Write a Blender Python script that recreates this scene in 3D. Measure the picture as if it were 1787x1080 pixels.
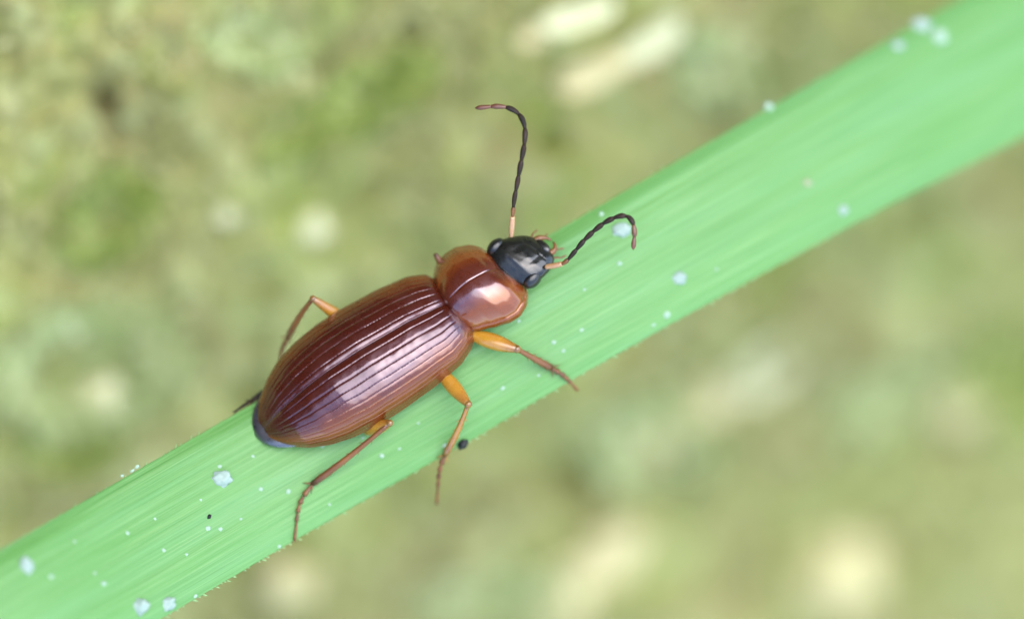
import bpy, bmesh, math, random
import numpy as np
from mathutils import Vector, Matrix, noise

# 1 Blender unit = 1 cm.  The camera looks straight down (-Z); image right = +X, image up = +Y.
R = math.radians
for o in list(bpy.data.objects): bpy.data.objects.remove(o)
scene = bpy.context.scene
COL = scene.collection

# ------------------------------------------------------------------ camera
PXU = 840.0                     # photograph pixels per unit in the plane z = 0
CAMZ = 12.0
FOCUS_Z = 0.085
APERTURE = 0.84                 # lens opening, units
cam_d = bpy.data.cameras.new('camera'); cam = bpy.data.objects.new('camera', cam_d); COL.objects.link(cam)
cam.location = (0, 0, CAMZ)
cam_d.sensor_width = 36.0
cam_d.lens = 36.0*CAMZ/(1787.0/PXU)
cam_d.clip_start = 0.1; cam_d.clip_end = 2000
cam_d.dof.use_dof = True
cam_d.dof.focus_distance = CAMZ-FOCUS_Z
cam_d.dof.aperture_fstop = cam_d.lens*1e-3/APERTURE
scene.camera = cam

# ------------------------------------------------------------------ sky, sun, exposure
SUN_EL, SUN_AZ = R(69), R(32)       # azimuth clockwise from +Y
world = bpy.data.worlds.new('World'); scene.world = world; world.use_nodes = True
wn = world.node_tree
sky = wn.nodes.new('ShaderNodeTexSky'); sky.sky_type = 'NISHITA'; sky.sun_disc = False
sky.sun_elevation = SUN_EL; sky.sun_rotation = SUN_AZ
sky.air_density = 1.0; sky.dust_density = 1.2; sky.ozone_density = 1.0
bg = wn.nodes['Background']; bg.inputs['Strength'].default_value = 0.15
wn.links.new(sky.outputs[0], bg.inputs['Color'])
sun_d = bpy.data.lights.new('sun', 'SUN'); sun_d.energy = 1.5; sun_d.angle = R(84); sun_d.color = (1, .97, .93)
sun = bpy.data.objects.new('sun', sun_d); COL.objects.link(sun)
sdir = Vector((math.sin(SUN_AZ)*math.cos(SUN_EL), math.cos(SUN_AZ)*math.cos(SUN_EL), math.sin(SUN_EL)))
sun.rotation_euler = sdir.to_track_quat('Z', 'Y').to_euler(); sun.location = sdir*30
vs = scene.view_settings
vs.view_transform = 'Standard'; vs.look = 'None'; vs.gamma = 1; vs.use_curve_mapping = False
vs.exposure = 2.22

# ------------------------------------------------------------------ helpers
def P(px, py, z=0.0):
    """point at height z that stands over photograph position (px, py)"""
    k = (CAMZ-z)/CAMZ/PXU
    return Vector(((px-893.5)*k, (540-py)*k, z))

def mesh_obj(name, verts, faces, mat, parent=None, smooth=True):
    me = bpy.data.meshes.new(name); me.from_pydata([tuple(v) for v in verts], [], faces); me.update()
    if smooth: me.polygons.foreach_set('use_smooth', [True]*len(me.polygons))
    ob = bpy.data.objects.new(name, me); COL.objects.link(ob)
    if mat: me.materials.append(mat)
    if parent: ob.parent = parent
    return ob

def set_uv(ob, UV):
    uvl = ob.data.uv_layers.new(name='UVMap'); idx = np.empty(len(ob.data.loops), dtype=np.int32); ob.data.loops.foreach_get('vertex_index', idx)
    uvl.data.foreach_set('uv', np.array(UV, dtype=np.float32)[idx].ravel())

def tag(o, label, cat=None, group=None, kind=None):
    if label: o['label'] = label
    if cat: o['category'] = cat
    if group: o['group'] = group
    if kind: o['kind'] = kind
    return o

def empty(name, loc=(0, 0, 0), parent=None):
    o = bpy.data.objects.new(name, None); COL.objects.link(o); o.location = loc; o.empty_display_size = .05
    if parent: o.parent = parent
    return o

def sm(a, b, x):
    t = min(1, max(0, (x-a)/(b-a))); return t*t*(3-2*t)

def lerp_tab(tab, x):
    return float(np.interp(x, [t[0] for t in tab], [t[1] for t in tab]))

def smooth_tab(tab, n=400, w=.04):
    """lookup through the table, rounded off a little"""
    xs = np.linspace(tab[0][0], tab[-1][0], n)
    ys = np.interp(xs, [t[0] for t in tab], [t[1] for t in tab])
    k = max(1, int(n*w)); ker = np.hanning(2*k+1); ker /= ker.sum()
    yy = np.convolve(np.concatenate([2*ys[0]-ys[k:0:-1], ys, 2*ys[-1]-ys[-2:-k-2:-1]]), ker, 'valid')
    return lambda x: float(np.interp(x, xs, yy))

def catmull(pts, n):
    pts = [Vector(p) for p in pts]
    q = [2*pts[0]-pts[1]]+pts+[2*pts[-1]-pts[-2]]
    out = []
    for i in range(1, len(q)-2):
        a, b, c, d = q[i-1:i+3]
        for j in range(n):
            t = j/n
            out.append(.5*((2*b)+(c-a)*t+(2*a-5*b+4*c-d)*t*t+(3*b-a-3*c+d)*t**3))
    out.append(pts[-1]); return out

class MB:
    def __init__(s): s.v = []; s.f = []; s.uv = []
    def tube(s, pts, rad, sides=12, flat=1.0):
        """closed tube through pts, rad one radius per point"""
        pts = [Vector(p) for p in pts]; n = len(pts)
        up = Vector((0, 0, 1)); base = len(s.v)
        for i, p in enumerate(pts):
            t = (pts[min(i+1, n-1)]-pts[max(i-1, 0)]).normalized()
            a = t.cross(up)
            if a.length < .05: a = t.cross(Vector((1, .2, 0)))
            a.normalize(); b = a.cross(t).normalized()
            for j in range(sides):
                an = 2*math.pi*j/sides
                s.v.append(p+a*math.cos(an)*rad[i]+b*math.sin(an)*rad[i]*flat); s.uv.append((i/(n-1), j/sides))
        for i in range(n-1):
            for j in range(sides):
                k = (j+1) % sides
                s.f.append((base+i*sides+j, base+i*sides+k, base+(i+1)*sides+k, base+(i+1)*sides+j))
        s.f.append(tuple(base+j for j in reversed(range(sides))))
        s.f.append(tuple(base+(n-1)*sides+j for j in range(sides)))
        return s
    def spindle(s, a, b, r0, rm, r1, sides=12, n=10, flat=1, bulge=.5, sag=None):
        """limb from a to b, swelling to rm at share bulge of its length, rounded ends"""
        a = Vector(a); b = Vector(b); L = (b-a).length
        pts = []; rs = []
        for i in range(n+1):
            t = i/n
            r = r0+(rm-r0)*math.sin(min(1, t/bulge)*math.pi/2) if t < bulge else r1+(rm-r1)*math.cos((t-bulge)/(1-bulge)*math.pi/2)
            p = a.lerp(b, t)
            if sag is not None: p = p+Vector(sag)*math.sin(math.pi*t)
            pts.append(p); rs.append(r)
        d0 = (pts[1]-pts[0]).normalized(); d1 = (pts[-1]-pts[-2]).normalized()
        pts = [pts[0]-d0*r0*.7, pts[0]-d0*r0*.45]+pts+[pts[-1]+d1*r1*.45, pts[-1]+d1*r1*.7]
        rs = [r0*.25, r0*.75]+rs+[r1*.75, r1*.25]
        return s.tube(pts, rs, sides, flat)
    def ball(s, c, rx, ry, rz, rot=None, nu=16, nv=10, f=None):
        base = len(s.v); c = Vector(c)
        for i in range(nv+1):
            th = math.pi*i/nv
            for j in range(nu):
                ph = 2*math.pi*j/nu
                d = Vector((math.sin(th)*math.cos(ph), math.sin(th)*math.sin(ph), math.cos(th)))
                m = f(d) if f else 1
                p = Vector((d.x*rx, d.y*ry, d.z*rz))*m
                s.v.append(c+(rot @ p if rot else p)); s.uv.append((1, j/nu))
        for i in range(nv):
            for j in range(nu):
                k = (j+1) % nu
                s.f.append((base+i*nu+j, base+(i+1)*nu+j, base+(i+1)*nu+k, base+i*nu+k))
        return s
    def build(s, name, mat, parent=None, smooth=True):
        off = parent_world(parent) if parent else Vector()
        ob = mesh_obj(name, [Vector(v)-off for v in s.v], s.f, mat, parent, smooth); set_uv(ob, s.uv); return ob

def parent_world(o):
    v = Vector()
    while o: v += o.location; o = o.parent
    return v

# ------------------------------------------------------------------ material helpers
def mat(name):
    m = bpy.data.materials.new(name); m.use_nodes = True
    nt = m.node_tree; return m, nt, nt.nodes['Principled BSDF']
def N(nt, t, **kw):
    n = nt.nodes.new(t)
    for k, v in kw.items(): setattr(n, k, v)
    return n
def ramp(nt, src, stops):
    r = N(nt, 'ShaderNodeValToRGB'); e = r.color_ramp.elements
    while len(e) > 1: e.remove(e[-1])
    e[0].position = stops[0][0]; e[0].color = (*stops[0][1], 1)
    for p, c in stops[1:]: x = e.new(p); x.color = (*c, 1)
    nt.links.new(src, r.inputs[0]); return r.outputs[0]
def gray(v): return (v, v, v)
def noise_tex(nt, vec, scale, detail=4, rough=.55, dist=0):
    n = N(nt, 'ShaderNodeTexNoise'); n.inputs['Scale'].default_value = scale
    n.inputs['Detail'].default_value = detail; n.inputs['Roughness'].default_value = rough; n.inputs['Distortion'].default_value = dist
    if vec is not None: nt.links.new(vec, n.inputs['Vector'])
    return n.outputs['Fac']
def mixc(nt, fac, a, b, mode='MIX'):
    m = N(nt, 'ShaderNodeMix', data_type='RGBA', blend_type=mode)
    for sock, v in ((m.inputs[0], fac), (m.inputs[6], a), (m.inputs[7], b)):
        if isinstance(v, (int, float)): sock.default_value = v
        elif isinstance(v, tuple): sock.default_value = (*v, 1)
        else: nt.links.new(v, sock)
    return m.outputs[2]
def bump(nt, b, h, strength, dist):
    n = N(nt, 'ShaderNodeBump'); n.inputs['Strength'].default_value = strength; n.inputs['Distance'].default_value = dist
    nt.links.new(h, n.inputs['Height']); nt.links.new(n.outputs[0], b.inputs['Normal']); return n
def objco(nt): return N(nt, 'ShaderNodeTexCoord').outputs['Object']

# chitin materials
def chitin(name, c1, c2, rough=.28, coat=.6, scale=20, film=0, sss=0, bumpy=.0004, crough=.12, ior=1.55, spec=.5, tint=None):
    m, nt, b = mat(name); co = objco(nt)
    f = noise_tex(nt, co, scale, 5, .6)
    nt.links.new(ramp(nt, f, [(.35, c1), (.68, c2)]), b.inputs['Base Color'])
    fr = noise_tex(nt, co, scale*3, 4)
    rr = N(nt, 'ShaderNodeMapRange'); rr.inputs[1].default_value = .3; rr.inputs[2].default_value = .7
    rr.inputs[3].default_value = rough*.75; rr.inputs[4].default_value = rough*1.35
    nt.links.new(fr, rr.inputs[0]); nt.links.new(rr.outputs[0], b.inputs['Roughness'])
    b.inputs['IOR'].default_value = ior; b.inputs['Specular IOR Level'].default_value = spec
    b.inputs['Coat Weight'].default_value = coat; b.inputs['Coat Roughness'].default_value = crough
    b.inputs['Coat IOR'].default_value = 1.6
    if tint: b.inputs['Specular Tint'].default_value = (*tint, 1)
    if film: b.inputs['Thin Film Thickness'].default_value = film; b.inputs['Thin Film IOR'].default_value = 1.38
    if sss:
        b.inputs['Subsurface Weight'].default_value = sss; b.inputs['Subsurface Radius'].default_value = (.03, .014, .004)
        b.inputs['Subsurface Scale'].default_value = 1
    bump(nt, b, noise_tex(nt, co, 160, 3), .35, bumpy)
    return m
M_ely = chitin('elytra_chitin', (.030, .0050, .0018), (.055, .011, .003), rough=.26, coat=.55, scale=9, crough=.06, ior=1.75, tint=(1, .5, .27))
M_tip = chitin('abdomen_tip', (.015, .014, .018), (.035, .032, .04), rough=.3, coat=1, scale=20, crough=.15, ior=2.0)
M_pro = chitin('pronotum_chitin', (.055, .0095, .0025), (.085, .018, .004), rough=.26, coat=.8, scale=12, crough=.06, ior=1.7, tint=(1, .46, .2))
M_head = chitin('head_chitin', (.003, .0035, .003), (.007, .007, .005), rough=.3, coat=.35, scale=25, crough=.08, ior=1.45, bumpy=.00015)
M_eye = chitin('eye', (.004, .004, .004), (.009, .009, .009), rough=.35, coat=.3, scale=60, crough=.2, ior=1.4)
M_belly = chitin('underside_chitin', (.03, .012, .006), (.07, .025, .01), rough=.35, coat=.3)
M_amber = chitin('amber_leg', (.34, .15, .010), (.46, .22, .018), rough=.3, coat=.4, scale=30, sss=.35)
M_tibia = chitin('brown_leg', (.11, .042, .014), (.22, .09, .025), rough=.4, coat=.12, scale=30, sss=.15, ior=1.42)
M_amb2 = chitin('amber_tibia', (.20, .085, .010), (.34, .16, .018), rough=.3, coat=.4, scale=30, sss=.2)
M_tarsus = chitin('tarsus', (.07, .028, .010), (.16, .065, .020), rough=.5, coat=.05, scale=40, sss=.1, ior=1.4)
M_antd = chitin('dark_antenna', (.008, .005, .003), (.025, .012, .006), rough=.6, coat=0, scale=40, ior=1.35)
M_antr = chitin('red_antenna', (.07, .024, .012), (.12, .042, .018), rough=.45, coat=.1, scale=40)
M_antp = chitin('pale_antenna', (.26, .14, .06), (.36, .21, .11), rough=.4, coat=.2, scale=40, sss=.3)

# limbs change colour along their length
def along(m, stops):
    nt = m.node_tree; b = nt.nodes['Principled BSDF']
    uv = N(nt, 'ShaderNodeUVMap'); uv.uv_map = 'UVMap'; sx = N(nt, 'ShaderNodeSeparateXYZ'); nt.links.new(uv.outputs[0], sx.inputs[0])
    old = b.inputs['Base Color'].links[0].from_socket
    nt.links.new(mixc(nt, .7, old, ramp(nt, sx.outputs[0], stops)), b.inputs['Base Color'])
along(M_amber, [(0, (0.2550, 0.1080, 0.0090)), (.3, (0.3060, 0.1530, 0.0108)), (.62, (0.2805, 0.1350, 0.0108)), (.8, (0.1700, 0.0675, 0.0108)), (.95, (0.0680, 0.0225, 0.0090))])
along(M_tibia, [(0, (0.0525, 0.0158, 0.0075)), (.12, (0.1125, 0.0432, 0.0120)), (.6, (0.1275, 0.0504, 0.0135)), (.9, (0.0675, 0.0238, 0.0090)), (1, (0.0300, 0.0108, 0.0053))])
along(M_amb2, [(0, (.07, .022, .010)), (.12, (.24, .10, .013)), (.55, (.28, .12, .014)), (.88, (.13, .045, .012)), (1, (.05, .018, .007))])

# wing covers and shield are paler and more orange towards their side margins
def two_tone(m, mid, side, sheen_mid, tside, lo, hi):
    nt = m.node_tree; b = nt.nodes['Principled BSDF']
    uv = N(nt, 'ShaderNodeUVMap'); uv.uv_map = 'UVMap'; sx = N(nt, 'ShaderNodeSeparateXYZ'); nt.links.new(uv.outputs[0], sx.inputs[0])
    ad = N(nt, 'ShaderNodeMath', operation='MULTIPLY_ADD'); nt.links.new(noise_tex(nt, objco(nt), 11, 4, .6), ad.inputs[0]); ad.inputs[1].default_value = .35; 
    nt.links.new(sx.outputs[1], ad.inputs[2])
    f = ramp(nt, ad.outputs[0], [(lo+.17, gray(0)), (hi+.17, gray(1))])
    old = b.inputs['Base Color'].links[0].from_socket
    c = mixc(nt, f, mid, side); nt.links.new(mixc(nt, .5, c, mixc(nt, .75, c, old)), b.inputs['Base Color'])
    nt.links.new(mixc(nt, f, sheen_mid, tside), b.inputs['Specular Tint'])  # lavender sky sheen painted into the specular tint along the middle
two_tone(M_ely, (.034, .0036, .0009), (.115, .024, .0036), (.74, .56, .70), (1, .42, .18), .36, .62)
two_tone(M_pro, (.055, .0085, .002), (.16, .036, .005), (.85, .7, .9), (1, .42, .15), .25, .6)

# ------------------------------------------------------------------ ground (mossy bank)
random.seed(4); noise.seed_set(7)
GQ = Vector((-.59, .81)); GX = Vector((.81, .59))
def base_z(x, y):
    q = x*GQ.x+y*GQ.y
    if q > 1.65: return -1.45+.88*1.65+.15*(q-1.65)
    if q < -3: return -1.45-.88*3-3.2*(1-math.exp((q+3)*.27))
    return -1.45+.88*q
PITS = [(183, 172, 21, .13), (205, 232, 16, .07), (716, 50, 22, .10), (708, 80, 18, .08), (640, 335, 26, .06), (240, 310, 16, .05), (560, 110, 22, .05),
        (1090, 560, 40, .06), (1160, 815, 60, .1), (1000, 830, 60, .08), (960, 250, 30, .08), (440, 690, 40, .08)]
_pits = []
def ray_ground(px, py):
    """where the sight line through (px, py) meets the bank"""
    z = -1.4
    for _ in range(30):
        p = P(px, py, z); z = .5*z+.5*base_z(p.x, p.y)
    return P(px, py, z)
for (px, py, r, d) in PITS:
    p = ray_ground(px, py); _pits.append((p.x, p.y, r/PXU, d))
def ground_z(x, y, fine=True):
    z = base_z(x, y)
    z += .10*noise.noise(Vector((x*1.7, y*1.7, 3.1)))
    z += .07*noise.fractal(Vector((x*4.5, y*4.5, .3)), .9, 2.1, 2)
    if fine:
        z += .030*noise.fractal(Vector((x*17, y*17, 5.3)), .8, 2.0, 3)
        for (a, b, r, d) in _pits:
            e = ((x-a)**2+(y-b)**2)/(r*r)
            if e < 9: z -= d*math.exp(-e*e*.6)
    return z
def axis(n, inner, outer):
    t = np.linspace(-1, 1, n); s = np.abs(t)
    return np.sign(t)*np.where(s < .8, s/.8*inner, inner+(outer-inner)*((s-.8)/.2)**4+ (s-.8)/.2*inner*.25)
gx = axis(380, 1.75, 420); gy = axis(320, 1.35, 420)
gv = []; gf = []
for y in gy:
    for x in gx:
        gv.append((x, y, ground_z(x, y, abs(x) < 3 and abs(y) < 3)))
nx = len(gx)
for j in range(len(gy)-1):
    for i in range(nx-1):
        a = j*nx+i; gf.append((a, a+1, a+nx+1, a+nx))
m, nt, b = mat('mossy_soil'); co = objco(nt)
n1 = noise_tex(nt, co, 3.2, 4, .6, .4); n2 = noise_tex(nt, co, 9, 5, .6, .3); n3 = noise_tex(nt, co, 26, 4, .6); n4 = noise_tex(nt, co, 5.3, 3, .5)
c = ramp(nt, n1, [(.3, (0.172, 0.146, 0.054)), (.47, (0.202, 0.193, 0.060)), (.62, (0.202, 0.230, 0.060)), (.75, (0.263, 0.249, 0.099))])
c = mixc(nt, ramp(nt, n2, [(.50, gray(0)), (.64, gray(.8))]), c, (0.303, 0.328, 0.135))
c = mixc(nt, ramp(nt, n4, [(.56, gray(0)), (.70, gray(.75))]), c, (0.151, 0.202, 0.022))
c = mixc(nt, ramp(nt, n3, [(.60, gray(0)), (.74, gray(.55))]), c, (0.404, 0.394, 0.213))
c = mixc(nt, ramp(nt, n3, [(.28, gray(.7)), (.42, gray(0))]), c, (0.101, 0.099, 0.032))
nt.links.new(c, b.inputs['Base Color']); b.inputs['Roughness'].default_value = .8; b.inputs['Specular IOR Level'].default_value = .3
bump(nt, b, noise_tex(nt, co, 60, 6, .7), .4, .02)
ground = mesh_obj('ground', gv, gf, m); tag(ground, 'mossy lichen covered bank sloping away far below the blade', kind='structure')

# dark rock added outside the frame to darken reflections on the beetle's left
m, nt, b = mat('added_dark_rock'); co = objco(nt)
nt.links.new(ramp(nt, noise_tex(nt, co, .9, 6, .65), [(.3, (.008, .008, .007)), (.6, (.016, .015, .012)), (.8, (.026, .028, .018))]), b.inputs['Base Color'])
b.inputs['Roughness'].default_value = .8; b.inputs['Specular IOR Level'].default_value = .1; bump(nt, b, noise_tex(nt, co, 2.2, 6, .7), .8, .3)
V = []; F = []; nr, nl = 40, 140
for i in range(nr+1):
    for j in range(nl+1):
        l = -70+140*j/nl; u = i/nr
        top = 35+2.6*noise.fractal(Vector((l*.22, 0, 4)), .8, 2.1, 4)
        if u < .8: q = 1.9+13.35*(u/.8); z = -.15+(top+.15)*(u/.8)
        else: q = 15.25+60*((u-.8)/.2); z = top-.15*(q-15.25)
        d = .5*noise.fractal(Vector((l*.5, q*.5, z*.5)), .8, 2.1, 4)*min(1, u*6)
        q += d; V.append((GQ.x*q+GX.x*l, GQ.y*q+GX.y*l, z-d*.3))
for i in range(nr):
    for j in range(nl):
        a = i*(nl+1)+j; F.append((a, a+1, a+nl+2, a+nl+1))
rock = mesh_obj('added_rock_face', V, F, m); tag(rock, 'unseen dark rock added beyond the mossy bank to darken reflections', kind='structure')

# foliage material for small moss leaves: colour varies leaf by leaf
def leafy(name, stops, rough=.5):
    m, nt, b = mat(name)
    g = N(nt, 'ShaderNodeNewGeometry')
    nt.links.new(ramp(nt, g.outputs['Random Per Island'], stops), b.inputs['Base Color'])
    b.inputs['Roughness'].default_value = rough
    tr = N(nt, 'ShaderNodeBsdfTranslucent'); mx = N(nt, 'ShaderNodeMixShader'); mx.inputs[0].default_value = .25
    nt.links.new(ramp(nt, g.outputs['Random Per Island'], stops), tr.inputs['Color'])
    nt.links.new(b.outputs[0], mx.inputs[1]); nt.links.new(tr.outputs[0], mx.inputs[2])
    nt.links.new(mx.outputs[0], nt.nodes['Material Output'].inputs[0]); return m
M_moss = leafy('moss_leaves', [(0, (0.151, 0.160, 0.043)), (.3, (0.202, 0.213, 0.061)), (.6, (0.232, 0.245, 0.082)), (.85, (0.283, 0.279, 0.113)), (1, (0.363, 0.360, 0.170))])
M_mossb = leafy('bright_moss_leaves', [(0, (0.126, 0.182, 0.030)), (.5, (0.213, 0.284, 0.051)), (1, (0.339, 0.365, 0.121))])
M_mossp = leafy('pale_lichen_lobes', [(0, (0.239, 0.304, 0.103)), (.5, (0.336, 0.406, 0.164)), (1, (0.435, 0.466, 0.238))])

def leaf_quad(V, F, p, L, w, az, el):
    d = Vector((math.cos(az)*math.cos(el), math.sin(az)*math.cos(el), math.sin(el)))
    s = Vector((-math.sin(az), math.cos(az), 0)); n = s.cross(d)*-1
    b = len(V)
    V += [p, p+d*L*.45+s*w*.5+n*w*.15, p+d*L-n*L*.12, p+d*L*.45-s*w*.5+n*w*.15, p+d*L*.5-n*w*.15]
    F += [(b, b+4, b+1), (b+1, b+4, b+2), (b+2, b+4, b+3), (b+3, b+4, b)]

V = []; F = []
for i in range(26000):
    x = random.uniform(-1.9, 1.9); y = random.uniform(-1.5, 1.5)
    dens = noise.noise(Vector((x*2.3, y*2.3, 9)))+.6*noise.noise(Vector((x*7, y*7, 2)))
    if dens < random.uniform(-.6, .5): continue
    if any((x-a)**2+(y-b_)**2 < r*r*1.2 for a, b_, r, d in _pits): continue
    p = Vector((x, y, ground_z(x, y)-.004))
    leaf_quad(V, F, p, random.uniform(.02, .065), random.uniform(.012, .028), random.uniform(0, 6.283), random.uniform(.1, 1.2))
mo = mesh_obj('moss', V, F, M_moss); tag(mo, 'short olive moss growing over the blurred bank', 'moss', kind='stuff')

def on_ground(px, py, lift=0):
    z = -1.4
    for _ in range(30):
        p = P(px, py, z); z = .5*z+.5*ground_z(p.x, p.y)
    p = P(px, py, z); p.z += lift; return p

def cushion(px, py, lx, ly, ang, n, mt, label, name='moss_cushion', ring=0, hgt=.5, cat='moss'):
    c = on_ground(px, py); V = []; F = []
    k = (CAMZ-c.z)/CAMZ/PXU; lx *= k*.5; ly *= k*.5; ca, sa = math.cos(R(ang)), math.sin(R(ang))
    for i in range(n):
        r = math.sqrt(random.uniform(ring, 1)); a = random.uniform(0, 6.283)
        u, v = r*math.cos(a)*lx, r*math.sin(a)*ly
        x, y = u*ca-v*sa, u*sa+v*ca
        z = ground_z(c.x+x, c.y+y)-c.z+min(lx, ly)*hgt*math.sqrt(max(0, 1-r*r))*random.uniform(.3, 1)
        leaf_quad(V, F, Vector((x, y, z)), random.uniform(.03, .07), random.uniform(.02, .04), a+random.uniform(-1, 1), random.uniform(.05, 1.1))
    o = mesh_obj(name, V, F, mt); o.location = c; tag(o, label, cat, 'moss cushions on the bank'); return o
cushion(150, 640, 330, 190, 12, 700, M_mossp, 'large pale green lichen rosette ringed round a white flake', name='lichen_rosette', ring=.25, cat='lichen')
cushion(640, 165, 260, 70, 32, 260, M_mossb, 'long yellow green moss cushion below a dark pit in the bank')
cushion(130, 775, 150, 80, 10, 160, M_mossb, 'small bright green moss cushion beside the pale lichen rosette')
cushion(1755, 640, 150, 150, 0, 160, M_mossb, 'yellow green moss tuft beside a round cream pebble')
cushion(520, 225, 130, 60, 20, 110, M_mossb, 'narrow yellow green moss streak next to the long cushion')
cushion(190, 380, 200, 120, 40, 180, M_mossb, 'faint yellow green moss patch below the darkest pit')
cushion(440, 70, 160, 80, -20, 140, M_mossp, 'pale mint lichen tuft between the two dark pits', name='lichen_tuft', cat='lichen')
cushion(1250, 120, 120, 150, 60, 120, M_mossp, 'greyish mint lichen tuft beside a whitish dry bract', name='lichen_tuft', cat='lichen')
cushion(1560, 690, 240, 120, 20, 180, M_mossp, 'greyish lichen patch joined to a round cream pebble', name='lichen_patch', cat='lichen')
cushion(1140, 770, 190, 240, 60, 160, M_mossp, 'faint grey lichen patch under a row of three bracts', name='lichen_patch', cat='lichen')
cushion(860, 1050, 260, 90, 10, 160, M_mossp, 'pale yellow green lichen patch beside a tilted cream bract', name='lichen_patch', cat='lichen')

# pale litter on the bank: pebbles and dry bracts
def pale(name, c1, c2):
    m, nt, b = mat(name); co = objco(nt)
    c = ramp(nt, noise_tex(nt, co, 14, 4), [(.35, c1), (.65, c2)])
    c = mixc(nt, ramp(nt, noise_tex(nt, co, 6.5, 5, .65), [(.5, gray(0)), (.62, gray(.5))]), c, (.20, .20, .09))
    nt.links.new(c, b.inputs['Base Color'])
    b.inputs['Roughness'].default_value = .6; bump(nt, b, noise_tex(nt, co, 40, 4), .4, .01); return m
M_cream = pale('dry_cream_litter', (0.386, 0.328, 0.148), (0.540, 0.466, 0.232))
M_white = pale('white_litter', (0.412, 0.411, 0.232), (0.566, 0.557, 0.324))
M_peb = pale('cream_pebble', (0.3024, 0.2755, 0.1168), (0.4108, 0.3696, 0.1714))
def bract(px, py, L, W, ang, mt, label, name='dry_bract', cat='bract', seed=1):
    """curled, pointed dry scale lying on the bank"""
    c = on_ground(px, py, .03); k = (CAMZ-c.z)/CAMZ/PXU; L *= k; W *= k
    V = []; F = []; nu, nv = 14, 8
    for side in (0, 1):
        for i in range(nu+1):
            t = i/nu; w = W*.5*(math.sin(math.pi*min(1, t*.9+.06))**.45+.04)*(1+.35*noise.noise(Vector((t*3, seed*3.3, 0)))+.25*noise.noise(Vector((t*9, seed*2.1, 4))))
            for j in range(nv+1):
                s = j/nv*2-1
                V.append(Vector(((t-.5)*L, s*w+.04*W*math.sin(t*4+seed), .22*W*(s*s-.2)*(1-.4*t)-.10*L*(t-.5)**2*2-side*.008)))
    n1 = (nu+1)*(nv+1)
    for i in range(nu):
        for j in range(nv):
            a = i*(nv+1)+j; F.append((a, a+nv+1, a+nv+2, a+1)); F.append((n1+a, n1+a+1, n1+a+nv+2, n1+a+nv+1))
    rim = [i*(nv+1) for i in range(nu+1)]+[nu*(nv+1)+j for j in range(1, nv+1)]+[i*(nv+1)+nv for i in range(nu-1, -1, -1)]+[j for j in range(nv-1, 0, -1)]
    for i in range(len(rim)):
        a, b_ = rim[i], rim[(i+1) % len(rim)]; F.append((a, b_, n1+b_, n1+a))
    o = mesh_obj(name, V, F, mt); o.location = c
    nrm = Vector((-.88*GQ.x, -.88*GQ.y, 1)).normalized()
    o.rotation_mode = 'QUATERNION'; o.rotation_quaternion = Vector((0, 0, 1)).rotation_difference(nrm) @ Matrix.Rotation(R(ang), 3, 'Z').to_quaternion()
    tag(o, label, cat, 'pale litter on the bank'); return o
def pebble(px, py, D, mt, label, seed=0, asp=.85, name='pebble', cat='pebble'):
    c = on_ground(px, py); k = (CAMZ-c.z)/CAMZ/PXU; r = D*k*.5
    b = MB().ball((0, 0, 0), r, r*asp, r*.6, nu=22, nv=14, f=lambda d: 1+.45*noise.noise(d*1.7+Vector((seed, 0, 0)))+.18*noise.noise(d*4+Vector((seed, 3, 0))))
    o = b.build(name, mt); o.location = c+Vector((0, 0, r*.25)); tag(o, label, cat, 'pale litter on the bank'); return o
bract(1012, 26, 140, 58, 12, M_white, 'pale dry bract with a dull fragment at its end, above a whitish one', seed=1)
bract(940, 55, 80, 46, 30, M_cream, 'short dull fragment at the end of a pale bract', seed=7)
bract(1128, 76, 140, 72, 32, M_white, 'whitish dry bract lying beside a mint lichen tuft', seed=2)
bract(1035, 126, 130, 66, 24, M_cream, 'cream dry bract end to end with a whitish one beside a lichen tuft', seed=8)
bract(1330, 640, 150, 104, 32, M_white, 'whitish dry bract at the end of a row of three', seed=3)
bract(1245, 688, 130, 90, 30, M_cream, 'middle cream bract in a row of three', seed=9)
bract(1160, 738, 140, 88, 20, M_cream, 'cream dry bract at the dull end of a row of three', seed=4)
bract(1068, 962, 130, 104, 40, M_cream, 'tilted cream bract next to a yellow green lichen patch', seed=5)
bract(1000, 1010, 110, 80, 30, M_cream, 'dull cream bract between a tilted bract and a lichen patch', seed=6)
pebble(1452, 1003, 165, M_peb, 'largest round cream pebble lying alone low on the bank', 1, .95)
pebble(1668, 702, 110, M_peb, 'round cream pebble at the edge of a greyish lichen patch', 4, .9)
pebble(182, 688, 105, M_white, 'white flake in the middle of the pale lichen rosette', 6, .75, 'flake', 'flake')
pebble(547, 398, 58, M_white, 'small whitish pebble alone on olive moss above the beetle', 8)
pebble(505, 1015, 120, M_peb, 'dull cream pebble below the lower edge of the blade', 9, .8)
pebble(395, 375, 40, M_white, 'tiny pale grain on olive moss left of a pebble', 11)
pebble(985, 1068, 100, M_peb, 'small dull pebble below the tilted cream bract', 14, .7)

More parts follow.
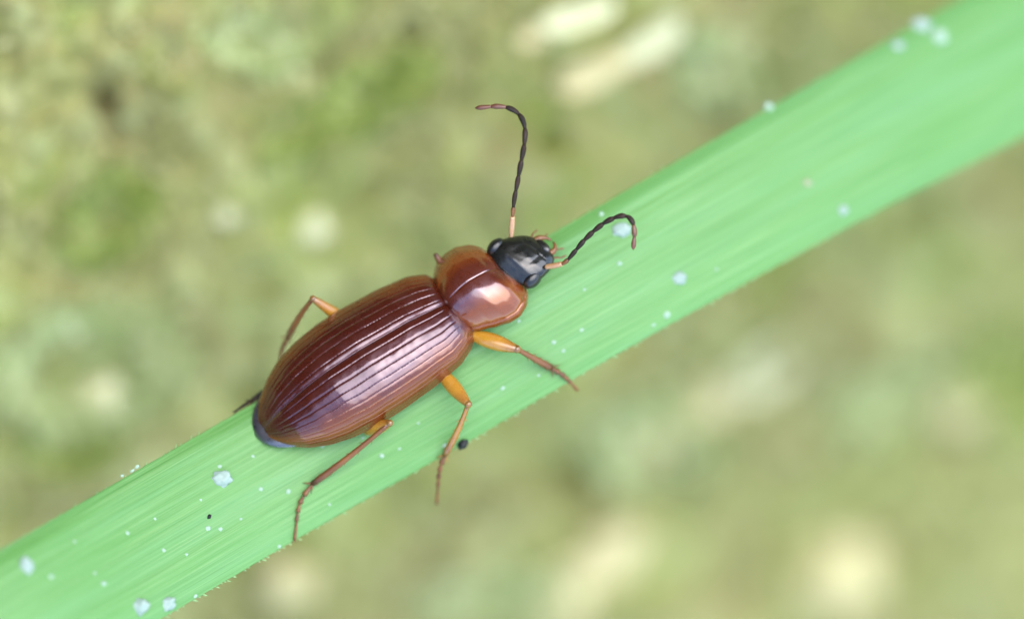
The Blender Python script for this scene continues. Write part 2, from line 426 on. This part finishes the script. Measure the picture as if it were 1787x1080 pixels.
# ------------------------------------------------------------------ grass blade
BC = Vector((893.5, 586.0)); BD = Vector((.871, -.491)); BN = Vector((.491, .871))   # photo pixels
up_t = smooth_tab([(-3000, -6), (-2600, -50), (-1800, -98), (-1000, -114), (-488, -119), (133, -121), (422, -125), (928, -128), (1800, -130), (3300, -70)], 900, .012)
lo_t = smooth_tab([(-3000, 6), (-2600, 60), (-1800, 118), (-777, 129), (-510, 124), (-143, 123), (56, 118), (251, 118), (627, 123), (948, 136), (1800, 135), (3300, 70)], 900, .012)
bz_t = smooth_tab([(-3000, -1.35), (-2500, -.55), (-2000, .20), (-1500, .45), (-1000, .36), (-620, .07), (-450, 0), (0, 0), (200, -.02), (450, -.12), (700, -.25), (950, -.42), (1300, -.68), (1700, -1.0), (2300, -1.35), (3300, -1.75)], 900, .03)
def blade_px(k, t):
    """pixel point of the blade: k along, t in -1 (upper edge) .. 1 (lower edge)"""
    e = up_t(k)*(1-t)/2+lo_t(k)*(1+t)/2
    return BC+BD*k+BN*e
def blade_prof(k, t):
    z = -.018*abs(t)**2.4
    if t < 0: z -= .006*sm(.8, 1, -t)
    z += .0002*math.sin(t*47+.8*math.sin(k*.003))+.0004*noise.noise(Vector((k*.003, t*24, 0)))+.0002*noise.noise(Vector((k*.012, t*50, 3)))+.002*noise.noise(Vector((k*.01, t*3, 7)))
    return z
def blade_pt(k, t):
    p = blade_px(k, t); return P(p.x, p.y, bz_t(k)+blade_prof(k, t))
def blade_at(px, py):
    d = Vector((px, py))-BC; k = d.dot(BD); e = d.dot(BN); u, l = up_t(k), lo_t(k)
    t = (2*e-u-l)/(l-u); return k, t
def blade_z(px, py):
    k, t = blade_at(px, py); return bz_t(k)+blade_prof(k, max(-1, min(1, t)))
ks = list(np.arange(-3000, -1150, 40))+list(np.arange(-1150, 1150, 5.0))+list(np.arange(1150, 3301, 40)); ts = np.linspace(-1, 1, 121)
V = []; F = []; UV = []
for k in ks:
    jag = 1
    for t in ts:
        e = t
        if abs(t) == 1: e = t*(1+.008*noise.noise(Vector((k*.11, t*5, 2)))+.006*noise.noise(Vector((k*.03, t*5, 4))))
        V.append(blade_pt(k, e)); UV.append((k/PXU, t))
n0 = len(V); nt_ = len(ts)
V += [v-Vector((0, 0, .012+.012*(1-UV[i][1]**2))) for i, v in enumerate(V)]; UV += UV
for i in range(len(ks)-1):
    for j in range(nt_-1):
        a = i*nt_+j; F.append((a, a+1, a+nt_+1, a+nt_)); F.append((n0+a, n0+a+nt_, n0+a+nt_+1, n0+a+1))
    for j in (0, nt_-1):
        a = i*nt_+j; F.append((a, a+nt_, n0+a+nt_, n0+a) if j == 0 else (a, n0+a, n0+a+nt_, a+nt_))
m, nt, b = mat('grass_blade')
uvn = N(nt, 'ShaderNodeUVMap'); uvn.uv_map = 'UVMap'
def stretch(sx, sy):
    mp = N(nt, 'ShaderNodeMapping'); mp.inputs['Scale'].default_value = (sx, sy, 1); nt.links.new(uvn.outputs[0], mp.inputs[0]); return mp.outputs[0]
s1 = noise_tex(nt, stretch(1.6, 18), 1, 5, .65, .2); s2 = noise_tex(nt, stretch(5, 75), 1, 4, .65, .3); s3 = noise_tex(nt, stretch(1.1, 2.2), 1.3, 3, .5); s4 = noise_tex(nt, stretch(3.0, 120), 1, 3, .6, .2)
c = ramp(nt, s1, [(.32, (0.0751, 0.2207, 0.0410)), (.5, (0.0882, 0.2445, 0.0503)), (.68, (0.1078, 0.2682, 0.0683))])
c = mixc(nt, ramp(nt, s2, [(.56, gray(0)), (.78, gray(.55))]), c, (0.1568, 0.3259, 0.1093))
c = mixc(nt, ramp(nt, s2, [(.28, gray(.35)), (.42, gray(0))]), c, (0.0392, 0.1630, 0.0245))
c = mixc(nt, ramp(nt, s3, [(.45, gray(0)), (.7, gray(.45))]), c, (0.1110, 0.2853, 0.1093))
c = mixc(nt, ramp(nt, s4, [(.53, gray(0)), (.66, gray(.75))]), c, (0.1697, 0.3192, 0.1093))
c = mixc(nt, ramp(nt, s4, [(.33, gray(.8)), (.48, gray(0))]), c, (0.0360, 0.1460, 0.0164))
nt.links.new(c, b.inputs['Base Color'])
b.inputs['Roughness'].default_value = .55; b.inputs['Specular IOR Level'].default_value = .45
b.inputs['Coat Weight'].default_value = .15; b.inputs['Coat Roughness'].default_value = .45
bump(nt, b, s4, .25, .003)
tr = N(nt, 'ShaderNodeBsdfTranslucent'); mx = N(nt, 'ShaderNodeMixShader'); mx.inputs[0].default_value = .18
nt.links.new(c, tr.inputs['Color']); nt.links.new(b.outputs[0], mx.inputs[1]); nt.links.new(tr.outputs[0], mx.inputs[2])
nt.links.new(mx.outputs[0], nt.nodes['Material Output'].inputs[0]); M_blade = m
blade = empty('grass_blade', blade_pt(3250, 0)); tag(blade, 'broad green grass blade spanning the picture under the beetle', 'grass blade')
bo = blade.location
lam = mesh_obj('lamina', [v-bo for v in V], F, M_blade, blade)
set_uv(lam, UV)
# fine teeth along both margins
m, nt, b = mat('margin_teeth'); b.inputs['Base Color'].default_value = (.17, .30, .09, 1); b.inputs['Roughness'].default_value = .4
b.inputs['Transmission Weight'].default_value = .2
teeth = MB(); random.seed(11)
for t, step in ((1, 13), (-1, 24)):
    k = -1150.0
    while k < 1150:
        k += step*random.uniform(.35, 1.9)
        r = random.uniform(1.2, 2.2)/PXU*(1 if t > 0 else .8); L = random.choice((3, 4, 5, 6, 9))/PXU
        p = blade_pt(k, t)-Vector((0, 0, .006)); d = Vector((BD.x*.75, -BD.y*.75, 0))+Vector((BN.x, -BN.y, 0))*t*.8; d.normalize()
        teeth.tube([p-d*r*1.5, p+d*L*.4, p+d*L], [r*1.4, r, r*.15], 5)
to = teeth.build('margin_teeth', m, blade); to['kind'] = 'stuff'

# ------------------------------------------------------------------ flecks and droplets on the blade
def fleck_mat(name, c, rough=.35, tr=0):
    m, nt, b = mat(name); co = objco(nt)
    nt.links.new(ramp(nt, noise_tex(nt, co, 70, 3), [(.3, tuple(x*.8 for x in c)), (.7, c)]), b.inputs['Base Color'])
    b.inputs['Roughness'].default_value = rough; b.inputs['Transmission Weight'].default_value = tr; b.inputs['IOR'].default_value = 1.33; return m
M_fl = fleck_mat('white_fleck', (0.2442, 0.3572, 0.2590)); M_bl = fleck_mat('bluish_scale', (0.2368, 0.3268, 0.2738), .3, .1); M_black = fleck_mat('black_crumb', (0.0074, 0.0106, 0.0104), .5)
M_fbr = fleck_mat('brown_fleck', (.22, .26, .14))
fleck_meshes = {}
def fleck(px, py, L, W, ang, mt, label, name='pale_fleck', cat='fleck', group='pale flecks on the grass blade', seed=0, hf=.35, dz=0):
    key = (mt.name, seed % 5)
    if key not in fleck_meshes:
        mb = MB().ball((0, 0, 0), 1, 1, 1, nu=22, nv=14, f=lambda d: 1+.45*noise.noise(d*1.5+Vector((seed % 5*3.7, 1, 0)))+.2*noise.noise(d*4+Vector((seed % 5*3.7, 8, 0))))
        o = mb.build(name, mt); fleck_meshes[key] = o.data
    else:
        o = bpy.data.objects.new(name, fleck_meshes[key]); COL.objects.link(o)
    k = 1/PXU; h = min(L, W)*.5*k*hf
    o.scale = (L*.5*k, W*.5*k, h); o.rotation_euler = (0, 0, R(ang)); o.location = P(px, py, blade_z(px, py)+h*.35+dz)
    tag(o, label, cat, group); return o
fleck(385, 836, 38, 27, 10, M_bl, 'large bluish white scale on the blade behind the beetle tail', 'pale_scale', 'scale', seed=1)
fleck(1084, 403, 34, 26, 20, M_bl, 'bluish white droplet patch beneath the curled antenna tip', 'pale_scale', 'scale', seed=2)
fleck(45, 988, 25, 28, 0, M_bl, 'bluish white scale alone near the lower end of the blade', 'pale_scale', 'scale', seed=3)
fleck(243, 1058, 32, 28, 0, M_bl, 'rounder of two mint white scales side by side at the blade margin', 'pale_scale', 'scale', seed=4)
fleck(291, 1055, 36, 22, 32, M_bl, 'longer of two mint white scales side by side at the blade margin', 'pale_scale', 'scale', seed=0)
fleck(1638, 66, 30, 28, 0, M_fl, 'brightest round white fleck where the blade is blurred', 'pale_fleck', seed=1)
fleck(1606, 46, 36, 26, 20, M_bl, 'dim pale scale beside the brightest round white fleck', 'pale_scale', 'scale', seed=3)
fleck(1566, 82, 24, 18, 20, M_bl, 'faint pale scale at the blurred upper margin of the blade', 'pale_scale', 'scale', seed=2)
fleck(1185, 486, 28, 22, 10, M_bl, 'bluish white scale above two white flecks beyond the antenna', 'pale_scale', 'scale', seed=0)
fleck(1408, 320, 18, 14, 10, M_fbr, 'dull brownish fleck in the middle of the blurred blade', 'brown_fleck', seed=2)
fleck(1470, 367, 20, 16, 10, M_bl, 'faint pale scale near the lower margin of the blurred blade', 'pale_scale', 'scale', seed=1)
fleck(1341, 187, 16, 14, 10, M_fl, 'pale fleck on the upper margin of the blurred blade', seed=3)
for i, (x, y, l, w, a) in enumerate([(362, 922, 14, 9, 25), (384, 923, 10, 7, 20), (222, 930, 8, 8, 0), (285, 960, 8, 7, 0), (325, 967, 7, 6, 0), (455, 853, 9, 8, 0), (503, 857, 9, 8, 40),
        (383, 814, 9, 7, 30), (441, 796, 7, 5, 0), (340, 1040, 10, 7, 30), (487, 953, 8, 7, 0), (239, 814, 9, 6, 35), (231, 821, 9, 5, 35), (213, 830, 7, 5, 35), (180, 1018, 12, 9, 0), (88, 1006, 14, 8, 20),
        (1163, 549, 15, 12, 20), (1140, 567, 8, 6, 20), (1015, 576, 9, 6, 40), (966, 597, 9, 8, 0), (983, 612, 8, 6, 40), (877, 677, 9, 6, 30), (1081, 460, 9, 8, 0), (1049, 374, 10, 9, 0),
        (592, 757, 8, 5, 25), (563, 779, 7, 5, 25), (603, 800, 10, 7, 40), (666, 795, 9, 8, 0), (697, 783, 7, 4, 40), (633, 764, 7, 4, 30), (776, 777, 11, 7, 30), (905, 560, 7, 6, 0),
        (350, 872, 6, 5, 0), (270, 905, 6, 5, 0), (420, 905, 6, 5, 0), (130, 945, 6, 6, 0), (165, 1000, 6, 6, 0), (575, 880, 5, 5, 0), (1250, 470, 6, 6, 0), (1020, 505, 6, 5, 0), (940, 655, 6, 5, 0), (730, 738, 5, 4, 0)]):
    k_, t_ = blade_at(x, y)
    if k_ < -500: lb = 'tiny white fleck stuck to the blade behind the beetle tail' if abs(t_) < .85 else 'tiny white fleck on the very margin of the blade behind the tail'
    elif k_ < 0: lb = 'tiny white fleck on the blade between or under the right legs'
    else: lb = 'tiny white fleck on the blade past the front leg and head'
    fleck(x, y, l*.88, w*.88, a, M_fl, lb, seed=i)
fleck(365, 901, 9, 6, 50, M_black, 'minute black crumb in the middle of the blade behind the tail', 'black_crumb', 'crumb', 'black crumbs on the blade', seed=1, hf=.8)
fleck(808, 775, 20, 15, 45, M_black, 'black crumb at the blade margin beside the middle leg', 'black_crumb', 'crumb', 'black crumbs on the blade', seed=2, hf=.8)

# ------------------------------------------------------------------ the beetle
O = Vector((787, 530)); BDIR = Vector((.8434, -.5373)); BPER = Vector((.5373, .8434))
ROLL = R(20); LIFT = 18.0          # lateral margin above the blade, px
def bpt(a, p, h, centre=9.0):
    """beetle space, photo px: a towards the head, p to its right, h above the body's margin plane"""
    sh = R(11)*sm(-15, 25, a)+R(5)*sm(95, 120, a)
    a2 = a+p*math.sin(sh); p2 = p*math.cos(sh)
    c = centre*(1-sm(-20, 40, a))+3*sm(-20, 40, a)
    roll = ROLL-R(9)*sm(85, 115, a)
    p3 = p2*math.cos(roll)-h*math.sin(roll)+c; h3 = h*math.cos(roll)+p2*math.sin(roll)
    q = O+BDIR*a2+BPER*p3
    return P(q.x, q.y, (h3+LIFT)/PXU-.004)
beetle = empty('ground_beetle', P(700, 590, 0))
tag(beetle, 'glossy reddish brown ground beetle with black head walking on the grass blade', 'beetle')

# elytra: striated wing covers
EW = smooth_tab([(0, 56), (.03, 74), (.10, 89), (.25, 97), (.42, 101), (.55, 101), (.68, 95), (.78, 85), (.87, 68), (.94, 47), (.98, 28), (1, 12)], 500, .02)
EH = smooth_tab([(0, 27), (.04, 43), (.2, 63), (.45, 75), (.62, 72), (.76, 59), (.87, 38), (.95, 16), (1, 0)], 500, .03)
ELEN = 390.0
def ely(s, u, side):
    """s 0 base .. 1 tip, u 0 suture .. 1 margin"""
    w = EW(s); h = EH(s)
    ph = u*R(97)
    y = w*math.sin(ph)**.86 if ph < math.pi/2 else w*(1-.02*(ph-math.pi/2)*4)
    z = h*(max(0, math.cos(ph))**.78) if ph < math.pi/2 else -h*.35*(ph-math.pi/2)*4
    # nine striae, fading at base and apex
    g = u*9.6
    f = g-math.floor(g); st = math.exp(-((f-.5)/.125)**2)*(sm(.35, .6, g))*(1-sm(9.0, 9.3, g))
    wave = 1+.25*noise.noise(Vector((s*60, math.floor(g)*3.3, side)))
    dep = .8*(1+.15*math.sin(s*2*math.pi*64+math.floor(g)*2.1))*st*sm(.01, .06, s)*(1-.55*sm(.85, .98, s))*wave
    rim = 1.8*math.exp(-((u-.965)/.02)**2)
    sut = 1.6*math.exp(-(u/.03)**2)
    nn = Vector((0, math.sin(ph), max(.15, math.cos(ph))))
    y += (-dep+rim)*nn.y*.8; z += (-dep+rim-sut)*nn.z
    y += .6
    # base edge bows, tips round off
    a = -3-s*ELEN + 5*(1-sm(0, .12, s))*(y/80)*1.0
    a += 10*sm(.9, 1, s)*(1-(y/50)**2 if y < 50 else 0)*0
    return bpt(a, side*y, z+1.2*noise.noise(Vector((s*7, u*3, side*4)))+.35*noise.noise(Vector((s*32, u*13, side*4))))
bo = Vector(beetle.location)
NS, NU = 400, 280
for side in (-1, 1):
    V = []; F = []
    for i in range(NS+1):
        s = i/NS; s = s+.03*math.sin(2*math.pi*s)*-1 if False else s
        for j in range(NU+1): V.append(ely(s, j/NU, side)-bo)
    for i in range(NS):
        for j in range(NU):
            a = i*(NU+1)+j
            F.append((a, a+1, a+NU+2, a+NU+1) if side > 0 else (a, a+NU+1, a+NU+2, a+1))
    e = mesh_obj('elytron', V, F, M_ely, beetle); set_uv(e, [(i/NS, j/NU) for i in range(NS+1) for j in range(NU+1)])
    sd = e.modifiers.new('thickness', 'SOLIDIFY'); sd.thickness = .004; sd.offset = -1

# pronotum: shield with beaded side margins
PWl = smooth_tab([(0, 45), (.07, 55), (.12, 61), (.3, 75), (.5, 83), (.68, 83), (.84, 74), (.94, 60), (1, 46)], 400, .03)
PH = smooth_tab([(0, 36), (.15, 46), (.5, 54), (.8, 47), (1, 31)], 400, .05)
PL = 112.0
def pron(s, t):
    w = PWl(s); h = PH(s); at = abs(t)
    y = w*t
    z = h*(1-at**2.5)**.72
    rim = 2.2*math.exp(-((at-.975)/.018)**2)
    groove = -1.6*math.exp(-((at-.93)/.02)**2)
    mid = -.9*math.exp(-(t/.018)**2)*sm(.05, .2, s)*(1-sm(.8, .95, s))
    fov = -5*math.exp(-(((at-.52)/.12)**2+((s-.12)/.13)**2))
    edge = -9*(1-sm(0, .07, s))-4*(1-sm(0, .04, 1-s))
    z += rim+groove+mid+fov+edge
    a = -4+s*PL - 3*(1-s)*(1-at*at) - 5*s*(1-at)*1.2 + 3*s*at*at
    return bpt(a, y, z+.7*noise.noise(Vector((s*4, t*4, 7))))
V = []; F = []; NS2, NT2 = 70, 140
for i in range(NS2+1):
    for j in range(NT2+1):
        t = math.sin((j/NT2*2-1)*math.pi/2); V.append(pron(i/NS2, t)-bo)
for i in range(NS2):
    for j in range(NT2):
        a = i*(NT2+1)+j; F.append((a, a+NT2+1, a+NT2+2, a+1))
pr = mesh_obj('pronotum', V, F, M_pro, beetle); set_uv(pr, [(i/NS2, abs(math.sin((j/NT2*2-1)*math.pi/2))) for i in range(NS2+1) for j in range(NT2+1)]); sd = pr.modifiers.new('thickness', 'SOLIDIFY'); sd.thickness = .005; sd.offset = -1

# body: one surface from the mouth back through head, neck, chest and abdomen
BW = smooth_tab([(-412, 4), (-406, 24), (-390, 42), (-370, 55), (-330, 72), (-250, 88), (-150, 92), (-50, 84), (0, 62), (10, 55), (30, 62), (60, 68), (95, 48), (104, 36), (116, 44), (128, 49), (148, 50), (162, 46), (174, 40), (183, 34), (190, 25), (194, 4)], 900, .008)
BT = smooth_tab([(-412, -4), (-404, 2), (-385, 6), (-330, 14), (-250, 26), (-100, 30), (-20, 22), (10, 18), (60, 26), (100, 24), (112, 29), (135, 36), (155, 33), (172, 24), (186, 14), (193, 4)], 900, .008)
BB = smooth_tab([(-412, -8), (-380, -12), (-250, -18), (-100, -19), (0, -16), (60, -15), (105, -8), (135, -9), (170, -4), (193, 0)], 900, .008)
V = []; F = []; AS = np.concatenate([np.linspace(-412, 100, 90), np.linspace(102, 193, 70)]); NA = 72
for a in AS:
    w = BW(a); tp = BT(a); bt = BB(a); mid = (tp+bt)/2
    for j in range(NA):
        an = 2*math.pi*j/NA; cy, cz = math.cos(an), math.sin(an)
        y = w*math.copysign(abs(cy)**.85, cy); z = mid+(tp-mid if cz > 0 else mid-bt)*math.copysign(abs(cz)**.85, cz)
        if a > 100 and cz > 0:
            f1 = math.exp(-(((abs(y)-17)/3.5)**2+((a-158)/14)**2)); z -= 1.6*f1        # frontal furrows
            z -= 1.0*math.exp(-((a-173)/1.8)**2)*(abs(y) < 26)                          # clypeus seam
            z += .5*noise.noise(Vector((a*.12, y*.12, 0)))
        V.append(bpt(a, y, z)-bo)
for i in range(len(AS)-1):
    for j in range(NA):
        k = (j+1) % NA; F.append((i*NA+j, (i+1)*NA+j, (i+1)*NA+k, i*NA+k))
F.append(tuple(range(NA))); F.append(tuple((len(AS)-1)*NA+j for j in reversed(range(NA))))
body = mesh_obj('body', V, F, M_belly, beetle); body.data.materials.append(M_head); body.data.materials.append(M_tip)
for pl in body.data.polygons:
    if min(pl.vertices)//NA >= 90: pl.material_index = 1
    elif max(pl.vertices)//NA < 22: pl.material_index = 2
body['label'] = 'black head with brown underside of chest and abdomen'

def brot(ang=0):
    """rotation taking beetle axes (x to head, y to its left, z up) to the world"""
    an = math.atan2(-BDIR.y, BDIR.x)+ang
    return Matrix.Rotation(an, 3, 'Z') @ Matrix.Rotation(-ROLL, 3, 'X')
U = 1/PXU
for side in (-1, 1):
    c = bpt(131, side*43, 15)
    e = MB().ball(c, 19*U, 13*U, 16*U, brot(R(14)), 24, 16).build('eye', M_eye, beetle)
# labrum, mandibles, palps
lab = MB(); lab.ball(bpt(189, 0, 9), 8*U, 17*U, 5*U, brot(R(16)), 20, 10); lab.build('labrum', M_head, beetle)
for side in (-1, 1):
    pts = catmull([bpt(184, side*17, 3), bpt(196, side*17, 3), bpt(204, side*11, 2), bpt(208, side*2, 1)], 5)
    n = len(pts); MB().tube(pts, [(7-5.6*i/(n-1))*U for i in range(n)], 10, .7).build('mandible', M_tibia, beetle)
    for (o1, o2, o3) in (((184, 24, -4), (196, 33, -7), (206, 34, -10)), ((190, 13, -8), (204, 16, -12), (213, 20, -14))):
        mb = MB(); A, B, C = [bpt(q[0], side*q[1], q[2]) for q in (o1, o2, o3)]
        mb.spindle(A, B, 1.3*U, 1.9*U, 1.2*U, 8, 6); mb.spindle(B, C, 1.2*U, 1.7*U, .7*U, 8, 6)
        mb.build('palp', M_tibia, beetle)

# antennae: eleven segments each
def antenna(pts, zs, cuts, pale_n=1):
    """pts photo px polyline, zs heights, cuts cumulative share where segments end"""
    root = empty('antenna', P(pts[0][0], pts[0][1], zs[0])-bo, beetle)
    path = catmull([P(x, y, z) for (x, y), z in zip(pts, zs)], 12)
    cum = [0]
    for a, b in zip(path, path[1:]): cum.append(cum[-1]+(b-a).length)
    def at(t):
        d = t*cum[-1]; i = max(0, min(len(path)-2, int(np.searchsorted(cum, d))-1)); f = (d-cum[i])/(cum[i+1]-cum[i]+1e-9); return path[i].lerp(path[i+1], f)
    for i in range(len(cuts)-1):
        a, b = cuts[i], cuts[i+1]; n = 9; tt = [a+(b-a)*j/n for j in range(n+1)]
        rm = [4.9, 4.2, 4.3, 4.6, 4.9, 5.0, 5.0, 4.9, 4.8, 4.8, 4.4][i]
        rs = []
        for j in range(n+1):
            u = j/n
            r = rm*(.60+.40*math.sin(min(1, u/.68)*math.pi/2)) if u < .68 else rm*(.64+.36*math.cos((u-.68)/.32*math.pi/2))
            if i == 0: r = rm*(.85+.15*math.sin(math.pi*u))
            if i == 10 and u > .6: r *= math.sqrt(max(.02, 1-((u-.6)/.42)**2))
            rs.append(r*U)
        m_ = M_antp if i == 0 else (M_tibia if i == 1 else (M_antr if i >= 9 else M_antd))
        MB().tube([at(t) for t in tt], rs, 12).build('antenna_segment', m_, root)
cuts = [0, .125, .185, .285, .375, .465, .555, .645, .735, .82, .905, 1]
hz = lambda a, p, h: bpt(a, p, h).z
antenna([(892, 413), (894, 385), (897, 352), (903, 318), (909, 285), (915, 252), (916, 224), (908, 203), (891, 190), (866, 186), (829, 189)],
        [.060, .075, .095, .11, .12, .125, .125, .12, .115, .11, .10], cuts)
antenna([(952, 466), (975, 462), (988, 456), (1003, 439), (1020, 419), (1039, 401), (1060, 386), (1084, 377), (1100, 382), (1107, 402), (1105, 436)],
        [.055, .065, .072, .085, .095, .105, .115, .125, .13, .13, .12], cuts)

# legs: femur, tibia, five-jointed tarsus with claws
def leg(hip, knee, ankle, tar, zh, zk, za, zt, rf=13, rt=5.5, m_f=M_amber, m_t=M_tibia, spines=True, seed=0, bow=(0, 0, 0), m_tr=M_tarsus):
    rnd = random.Random(seed)
    H = P(*hip, zh); K = P(*knee, zk); A = P(*ankle, za)
    root = empty('leg', H-bo, beetle)
    f = MB().spindle(H, K, rf*.62*U, rf*U, rf*.48*U, 16, 14, 1, .45); f.ball(K, rf*.52*U, rf*.52*U, rf*.5*U, None, 12, 8)
    f.build('femur', m_f, root)
    mb = MB(); d = (A-K); n = 12; pts = []; rs = []
    for i in range(n+1):
        t = i/n; pts.append(K.lerp(A, t)+Vector(bow)*math.sin(math.pi*t)*U); rs.append(rt*U*(.72+.36*sm(.1, .95, t)) if t > .05 else rt*U*.65)
    rs[-1] *= .8
    mb.tube(pts, rs, 12)
    if spines:
        side = d.cross(Vector((0, 0, 1))).normalized()
        for i in range(9):
            t = .25+.7*i/8; p = K.lerp(A, t)+Vector(bow)*math.sin(math.pi*t)*U; s = side*(1 if i % 2 else -1)
            q = p+s*rt*.7*U; tip = q+(s*.7+d.normalized()*.9+Vector((0, 0, rnd.uniform(-.3, .5)))).normalized()*rt*1.25*U
            mb.tube([q, q.lerp(tip, .5), tip], [.9*U, .7*U, .2*U], 5)
        for s in (-1, 1):                                     # end spurs
            tip = A+(d.normalized()*.8+side*s*.75).normalized()*rt*3.1*U
            mb.tube([A-d.normalized()*rt*.5*U, A.lerp(tip, .5), tip], [1.9*U, 1.4*U, .3*U], 6)
    mb.build('tibia', m_t, root)
    path = catmull([A]+[P(x, y, z) for (x, y), z in zip(tar, zt)], 10); n = len(path)-1
    mb = MB(); cut = [0, .3, .48, .62, .74, 1]
    for i in range(5):
        a, b = cut[i], cut[i+1]; pp = []; rr = []
        for j in range(6):
            t = a+(b-a)*j/5; x = t*n; k = min(n-1, int(x)); pp.append(path[k].lerp(path[k+1], x-k))
            rr.append(rt*U*(.36+.66*(j/5)**1.3)*(1-.08*i) if i < 4 else rt*U*(.32+.22*j/5))
        rr[-1] *= .85; mb.tube(pp, rr, 10)
    mb.build('tarsus', m_tr, root)
    e = path[-1]; dd = (path[-1]-path[-3]).normalized(); sd_ = dd.cross(Vector((0, 0, 1))).normalized()
    cl = MB()
    for s in (-1, 1):
        cp = catmull([e-dd*1.5*U, e+dd*3*U+sd_*s*2*U, e+dd*6.5*U+sd_*s*3.6*U-Vector((0, 0, 3*U))], 4); m2 = len(cp)
        cl.tube(cp, [(1.1-.9*i/(m2-1))*U for i in range(m2)], 6)
    cl.build('claw', m_tr, root)
bz = blade_z
leg((822, 584), (902, 609), (962, 642), [(984, 656), (1007, 680)], .030, .062, bz(962, 642)+.012, [bz(980, 652)+.008, bz(985, 664)-.02], 14.5, 6.2, seed=1)
leg((768, 648), (817, 705), (776, 794), [(767, 822), (762, 878)], .026, .085, bz(776, 794)+.014, [bz(776, 800)-.005, bz(776, 800)-.07], 13.5, 6.0, seed=2, bow=(3, 0, 0), m_t=M_amb2)
leg((640, 752), (680, 738), (545, 844), [(523, 880), (514, 942)], .018, .080, bz(545, 844)+.012, [bz(523, 880)+.007, bz(514, 938)+.004], 12.5, 5.6, seed=3, bow=(1, -2, 0))
leg((650, 592), (546, 521), (503, 588), [(492, 612), (488, 640)], -.05, .03, -.06, [-.08, -.10], 11.5, 5.4, seed=4, bow=(-2, 2, 0))
leg((520, 650), (480, 668), (440, 699), [(424, 708), (410, 718)], -.02, -.02, -.02, [bz(424, 712)+.006, bz(414, 722)+.002], 9, 4.4, seed=5, m_t=M_antd, m_tr=M_antd)
leg((800, 500), (761, 446), (785, 485), [(790, 500), (800, 510)], -.03, .008, -.04, [-.05, -.05], 9, 5, seed=6, m_f=M_tibia)

scene.cycles.use_denoising = True
scene.render.film_transparent = False
